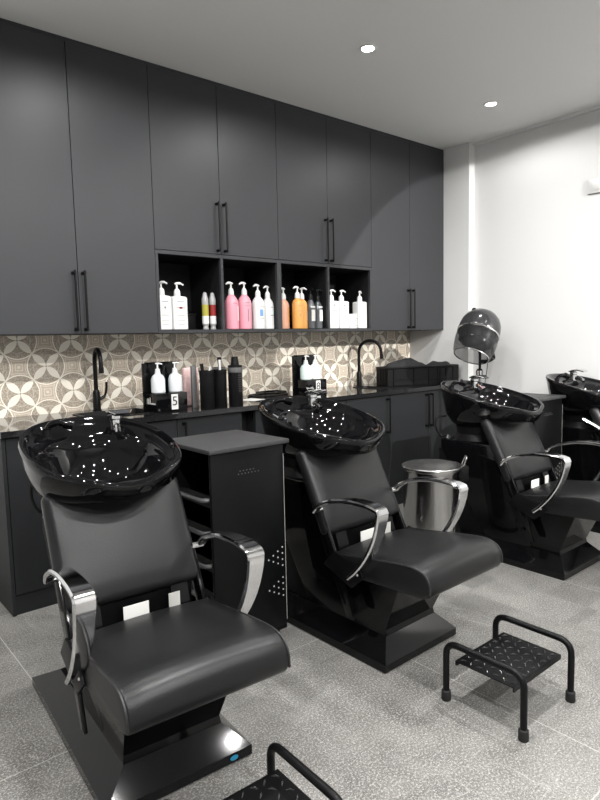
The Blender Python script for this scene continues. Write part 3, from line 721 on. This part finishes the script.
rack('black bottle rack with number 5 card on the worktop', (1.580, -.505, .9), '5', 'side', 0, .20)
rack('black bottle rack with number card behind the middle basin', (2.80, -.385, .9), '8', 'front', 0, .20)
def squat(label, loc, m, r=.040, h=.125, prz=0):
    t = thing('pump_bottle', label, 'bottle', loc, 0, 'pump bottles in the counter racks')
    b = bm_new(); lathe(b, [(r - .004, 0), (r, .004), (r, h * .62), (r * .8, h * .78), (r * .42, h * .88), (r * .38, h)], 28); obj('bottle_body', b, m, t)
    b = bm_new(); lathe(b, [(.014, h), (.014, h + .012), (.005, h + .016), (.005, h + .042)], 14); p = obj('pump', b, W, t)
    b = bm_new(); tube(b, [(-.012, 0, 0), (.01, 0, 0), (.03, 0, -.004)], [.004, .005, .004], 8); b.transform(Matrix.Translation((0, 0, h + .044)) @ Matrix.Rotation(prz, 4, 'Z')); obj('nozzle', b, W, p)
squat('pale grey pump bottle on the left of the number 5 rack', (1.580 + .045, -.505 + .055, 1.009), M['pale_grey'])
squat('pale grey pump bottle on the right of the number 5 rack', (1.580 + .155, -.505 + .055, 1.009), M['pale_grey'])
squat('pale aqua pump bottle on the rack behind the middle basin', (2.80 + .050, -.385 + .055, 1.009), M['pale_aqua'], .042)
squat('off-white pump bottle on the rack behind the middle basin', (2.80 + .140, -.385 + .055, 1.009), M['paper'], .044)
b = bm_new(); bx(b, 1.86, 1.965, -.335, -.30, .9, 1.14, .012, 3)
t = tag(obj('pouch', b, M['pinkpack']), 'pink patterned pouch standing behind the number 5 rack', 'pouch')
b = bm_new(); bx(b, 0, .034, 0, .02, 0, .255, .004); o = obj('display_stand', b, M['grey_plastic'], loc=(1.848, -.45, .9)); tag(o, 'narrow dark grey stand left of the black canisters', 'stand')
def canister(label, x, y, r, h, kind):
    t = thing('canister', label, 'canister', (x, y, .9), 0, 'black canisters on the worktop')
    b = bm_new(); lathe(b, [(r - .002, 0), (r, .003), (r, h), (r - .003, h), (r - .003, .01)], 28, (0, 0, 0), None, True, True); cb = obj('canister_body', b, M['black_plastic'], t)
    b = bm_new(); lathe(b, [(r + .001, h - .03), (r + .0015, h - .028), (r + .0015, h - .004), (r + .001, h)], 28, (0, 0, 0), None, False, False); obj('collar', b, M['grey_plastic'] if kind else M['black_metal'], cb)
    if kind == 1:
        b = bm_new(); lathe(b, [(r, h), (r, h + .012), (.026, h + .016), (.020, h + .065), (.014, h + .067)], 24); obj('nozzle', b, M['black_plastic'], t)
        b = bm_new()
        for i in range(5):
            for j in range(9): lathe(b, [(.0028, 0), (.0028, .001)], 6, ((r) * math.cos(R(-95 + i * 12)), r * math.sin(R(-95 + i * 12)), .09 + j * .014), (math.cos(R(-95 + i * 12)), math.sin(R(-95 + i * 12)), 0))
        obj('grip_dots', b, M['grey_plastic'], cb)
    return t
canister('left black canister holding combs and clips', 1.918, -.50, .043, .225, 0)
canister('middle black canister holding a white handled tool', 2.016, -.49, .042, .225, 0)
canister('black canister without nozzle behind the spray canister', 2.075, -.39, .040, .235, 2)
canister('right black spray canister with cone nozzle', 2.114, -.515, .044, .235, 1)
def tool(name, label, pts, r, m, cat):
    b = bm_new(); tube(b, pts, r, 8); return tag(obj(name, b, m), label, cat)
tool('comb', 'black comb standing in the left black canister', [(1.91, -0.49, 0.92), (1.905, -0.485, 1.1), (1.897, -0.48, 1.165)], [.006, .008, .012], M['black_plastic'], 'comb')
tool('hair_clip', 'white hair clip poking out of the left canister', [(1.925, -0.51, 0.95), (1.93, -0.512, 1.1), (1.935, -0.514, 1.15)], [.004, .005, .006], W, 'clip')
tool('tint_brush', 'white handled tint brush in the middle canister', [(2.01, -0.505, 0.93), (2.008, -0.51, 1.1), (2.003, -0.515, 1.185)], [.004, .006, .008], W, 'brush')
tool('hair_brush', 'black hair brush standing in the middle canister', [(2.028, -0.475, 0.93), (2.029, -0.473, 1.12), (2.031, -0.47, 1.2)], [.005, .007, .014], M['black_plastic'], 'brush')
b = bm_new(); bx(b, 0, .19, 0, .13, 0, .0015); o = obj('paper_sheet', b, M['paper'], loc=(2.33, -.40, .9002)); o.rotation_euler = (0, 0, R(18)); tag(o, 'white paper sheet on the worktop beside the spray canister', 'paper')
def tray(label, loc, rz, w, d):
    t = thing('tray', label, 'tray', loc, rz, 'shallow black trays on the worktop')
    b = bm_new(); bx(b, -w / 2, w / 2, -d / 2, d / 2, 0, .012, .003); obj('tray_floor', b, M['black_plastic'], t)
    b = bm_new(); tube(b, fillet([(-w / 2, -d / 2, .018), (w / 2, -d / 2, .018), (w / 2, d / 2, .018), (-w / 2, d / 2, .018), (-w / 2, -d / 2, .018)], .03, 5), .007, 8); obj('tray_rim', b, M['gloss'], t)
tray('shallow black tray next to the white paper sheet', (2.56, -.26, .9), R(8), .24, .17)
tray('shallow black tray against the tiles behind the middle basin', (2.70, -.11, .9), 0, .20, .13)

# crate of towels at the right end of the worktop
t = thing('crate', 'long black crate of black towels at the right worktop end', 'crate', (4.022, -.400, .9), R(-18))
b = bm_new(); w, d, h = .345, .088, .150
bx(b, -w, w, -d, d, 0, .01); bx(b, -w, w, -d, -d + .008, 0, h); bx(b, -w, w, d - .008, d, 0, h); bx(b, -w, -w + .008, -d, d, 0, h); bx(b, w - .008, w, -d, d, 0, h)
obj('crate_body', b, M['black_plastic'], t, sm=False)
b = bm_new(); tube(b, fillet([(-w, -d, h), (w, -d, h), (w, d, h), (-w, d, h), (-w, -d, h)], .02, 4), .009, 8); obj('crate_rim', b, M['black_plastic'], t)
b = bm_new()
for u in (-.29, -.10, .045, .13, .155, .215, .285): bx(b, u, u + .014, -d - .006, -d, .01, h - .01)
bx(b, -w, w, -d - .004, -d, .05, .058)
for i in range(4): bx(b, -w - .005, -w, -d + .02 + i * .042, -d + .03 + i * .042, .01, h - .01)
obj('crate_ribs', b, M['black_metal'], t, sm=False)
def towel(label, px, py, rx, ry, rz_, zz, sd):
    rnd = random.Random(sd); b = bm_new(); bmesh.ops.create_icosphere(b, subdivisions=4, radius=1.)
    for v in b.verts:
        c = v.co; k = 1 + .22 * math.sin(6 * c.x + sd) * math.sin(3 * c.y + 2 * sd) + .10 * math.sin(8 * c.y + 9 * c.x + sd)
        v.co = Vector((math.copysign(abs(c.x) ** .8, c.x) * rx, c.y * ry, c.z * rz_ * k))
    mw = Matrix.Translation((4.022, -.400, .9)) @ Matrix.Rotation(R(-18), 4, 'Z') @ Matrix.Translation((px, py, zz)); b.transform(mw)
    tag(obj('towel', b, M['towel']), label, 'towel', 'black towels in the crate')
towel('black towel forming the wide highest heap in the crate', -.120, .0, .190, .066, .066, .142, 1)
towel('black towel folded flatter at the right of the crate', .205, 0, .118, .066, .042, .142, 4)

# switch on the right wall
t = thing('wall_switch', 'white switch plate on the right wall near the picture edge', 'switch', (XW, -1.66, 2.327))
b = bm_new(); bx(b, -.010, 0, -.09, .08, -.05, .05, .004); obj('plate', b, M['white_plastic'], t)
b = bm_new(); bx(b, -.014, -.010, -.06, .05, -.03, .03, .002); obj('rocker', b, M['white_plastic'], t)
b = bm_new(); bx(b, -.011, 0, -.09, .08, -.053, -.0505); obj('shadow_strip', b, M['grout'], t)  # dark strip paints the shade line below the plate

# ------------------------------------------------------------------ lights
def downlight(label, x, y, power, size=R(170), blend=.35):
    t = thing('downlight', label, 'ceiling light', (x, y, H), 0, 'recessed ceiling downlights')
    b = bm_new(); lathe(b, [(.048, -.001), (.048, -.004), (.036, -.006), (.032, -.001)], 28, (0, 0, 0), None, False, False); obj('bezel', b, M['ceiling'], t)
    b = bm_new(); lathe(b, [(.031, -.0025), (.031, -.0035)], 24); ds = obj('diffuser', b, M['lamp'], t)
    l = bpy.data.lights.new('downlight_lamp', 'SPOT'); l.energy = power; l.spot_size = size; l.spot_blend = blend; l.shadow_soft_size = .035; l.color = (1, .99, .975)
    o = bpy.data.objects.new('downlight_lamp', l); C.objects.link(o); o.parent = t; o.location = (0, 0, -.012)
    return t
names = {(2.55, -1.25): 'lit recessed downlight nearest the middle of the ceiling', (3.80, -1.21): 'lit recessed downlight near the right end of the cabinets'}
for x, y, pw in ((-1.2, -1.23, 85), (.05, -1.23, 58), (1.30, -1.23, 58), (2.55, -1.25, 54), (3.80, -1.21, 34), (.05, -2.5, 100), (1.3, -2.5, 140), (2.55, -2.5, 110), (3.80, -2.45, 16), (.05, -3.9, 120), (1.3, -3.9, 125), (2.55, -3.9, 80), (.05, -5.4, 170), (1.3, -5.4, 150), (2.55, -5.4, 80)):  # leftmost lamp of the cabinet row is added to brighten the back wall
    lab = names.get((x, y), 'recessed downlight out of view, %s, %s' % ('cabinet row' if y > -2 else 'second row' if y > -3 else 'third row' if y > -5 else 'last row', 'added to brighten the wall beyond the cabinets' if x < 0 else 'far left' if x < 1 else 'left' if x < 2 else 'centre' if x < 3 else 'right'))
    downlight(lab, x, y, pw)
# added unseen spot, aimed so its hard edge draws the diagonal on the cabinets
P0 = Vector((3.75, -5.0, H - .03)); pa, pb = Vector((4.36, -.39, 2.81)), Vector((3.05, -.39, 2.06))
mid = pa.lerp(pb, .40); a_ = (mid - P0).normalized(); n_ = (pb - P0).cross(pa - P0).normalized()
if n_.z > 0: n_ = -n_
hh = R(24); dr_ = a_ * math.cos(hh) + n_ * math.sin(hh)
t = thing('added_edge_spot', 'added unseen ceiling spot that draws the light edge on the right cabinets', 'ceiling light', (P0.x, P0.y, H))
b = bm_new(); lathe(b, [(.045, 0), (.045, -.012), (.01, -.014), (.01, -.03)], 20); obj('mount', b, M['ceiling'], t)
b = bm_new(); lathe(b, [(.03, -.09), (.035, -.085), (.035, 0), (.033, 0), (.033, -.01)], 20, (0, 0, -.07), dr_, True, True); obj('spot_head', b, M['ceiling'], t)
l = bpy.data.lights.new('added_edge_lamp', 'SPOT'); l.energy = 800; l.spot_size = 2 * hh; l.spot_blend = .04; l.shadow_soft_size = .02; l.color = (1, .98, .95)
o = bpy.data.objects.new('added_edge_lamp', l); C.objects.link(o); o.parent = t; o.location = Vector((0, 0, -.07)) + dr_ * .012; o.rotation_euler = dr_.to_track_quat('-Z', 'Y').to_euler()
w = bpy.data.worlds.new('World'); bpy.context.scene.world = w; w.use_nodes = True
w.node_tree.nodes['Background'].inputs[0].default_value = (.9, .95, 1, 1); w.node_tree.nodes['Background'].inputs[1].default_value = .1

# ------------------------------------------------------------------ camera
yaw, pitch, roll, f = 0.70022, 0.09962, -0.0222, 608.145
fw = Vector((math.sin(yaw) * math.cos(pitch), math.cos(yaw) * math.cos(pitch), -math.sin(pitch)))
rt = Vector((math.cos(yaw), -math.sin(yaw), 0)); up = rt.cross(fw)
r2 = rt * math.cos(roll) + up * math.sin(roll); u2 = -rt * math.sin(roll) + up * math.cos(roll)
cd = bpy.data.cameras.new('camera'); cd.sensor_fit = 'VERTICAL'; cd.sensor_height = 24; cd.lens = 24 * f / 800; cd.clip_start = .02
co = bpy.data.objects.new('camera', cd); C.objects.link(co)
mw = Matrix((r2, u2, -fw)).transposed().to_4x4(); mw.translation = (0, -3.6393, 1.2985); co.matrix_world = mw
S = bpy.context.scene; S.camera = co
S.view_settings.view_transform = 'Standard'; S.view_settings.look = 'None'; S.view_settings.gamma = 1.; S.view_settings.use_curve_mapping = False
S.view_settings.exposure = -.06
S.cycles.use_denoising = True
S.cycles.max_bounces = 8; S.cycles.diffuse_bounces = 4; S.cycles.glossy_bounces = 4; S.cycles.sample_clamp_indirect = 6.
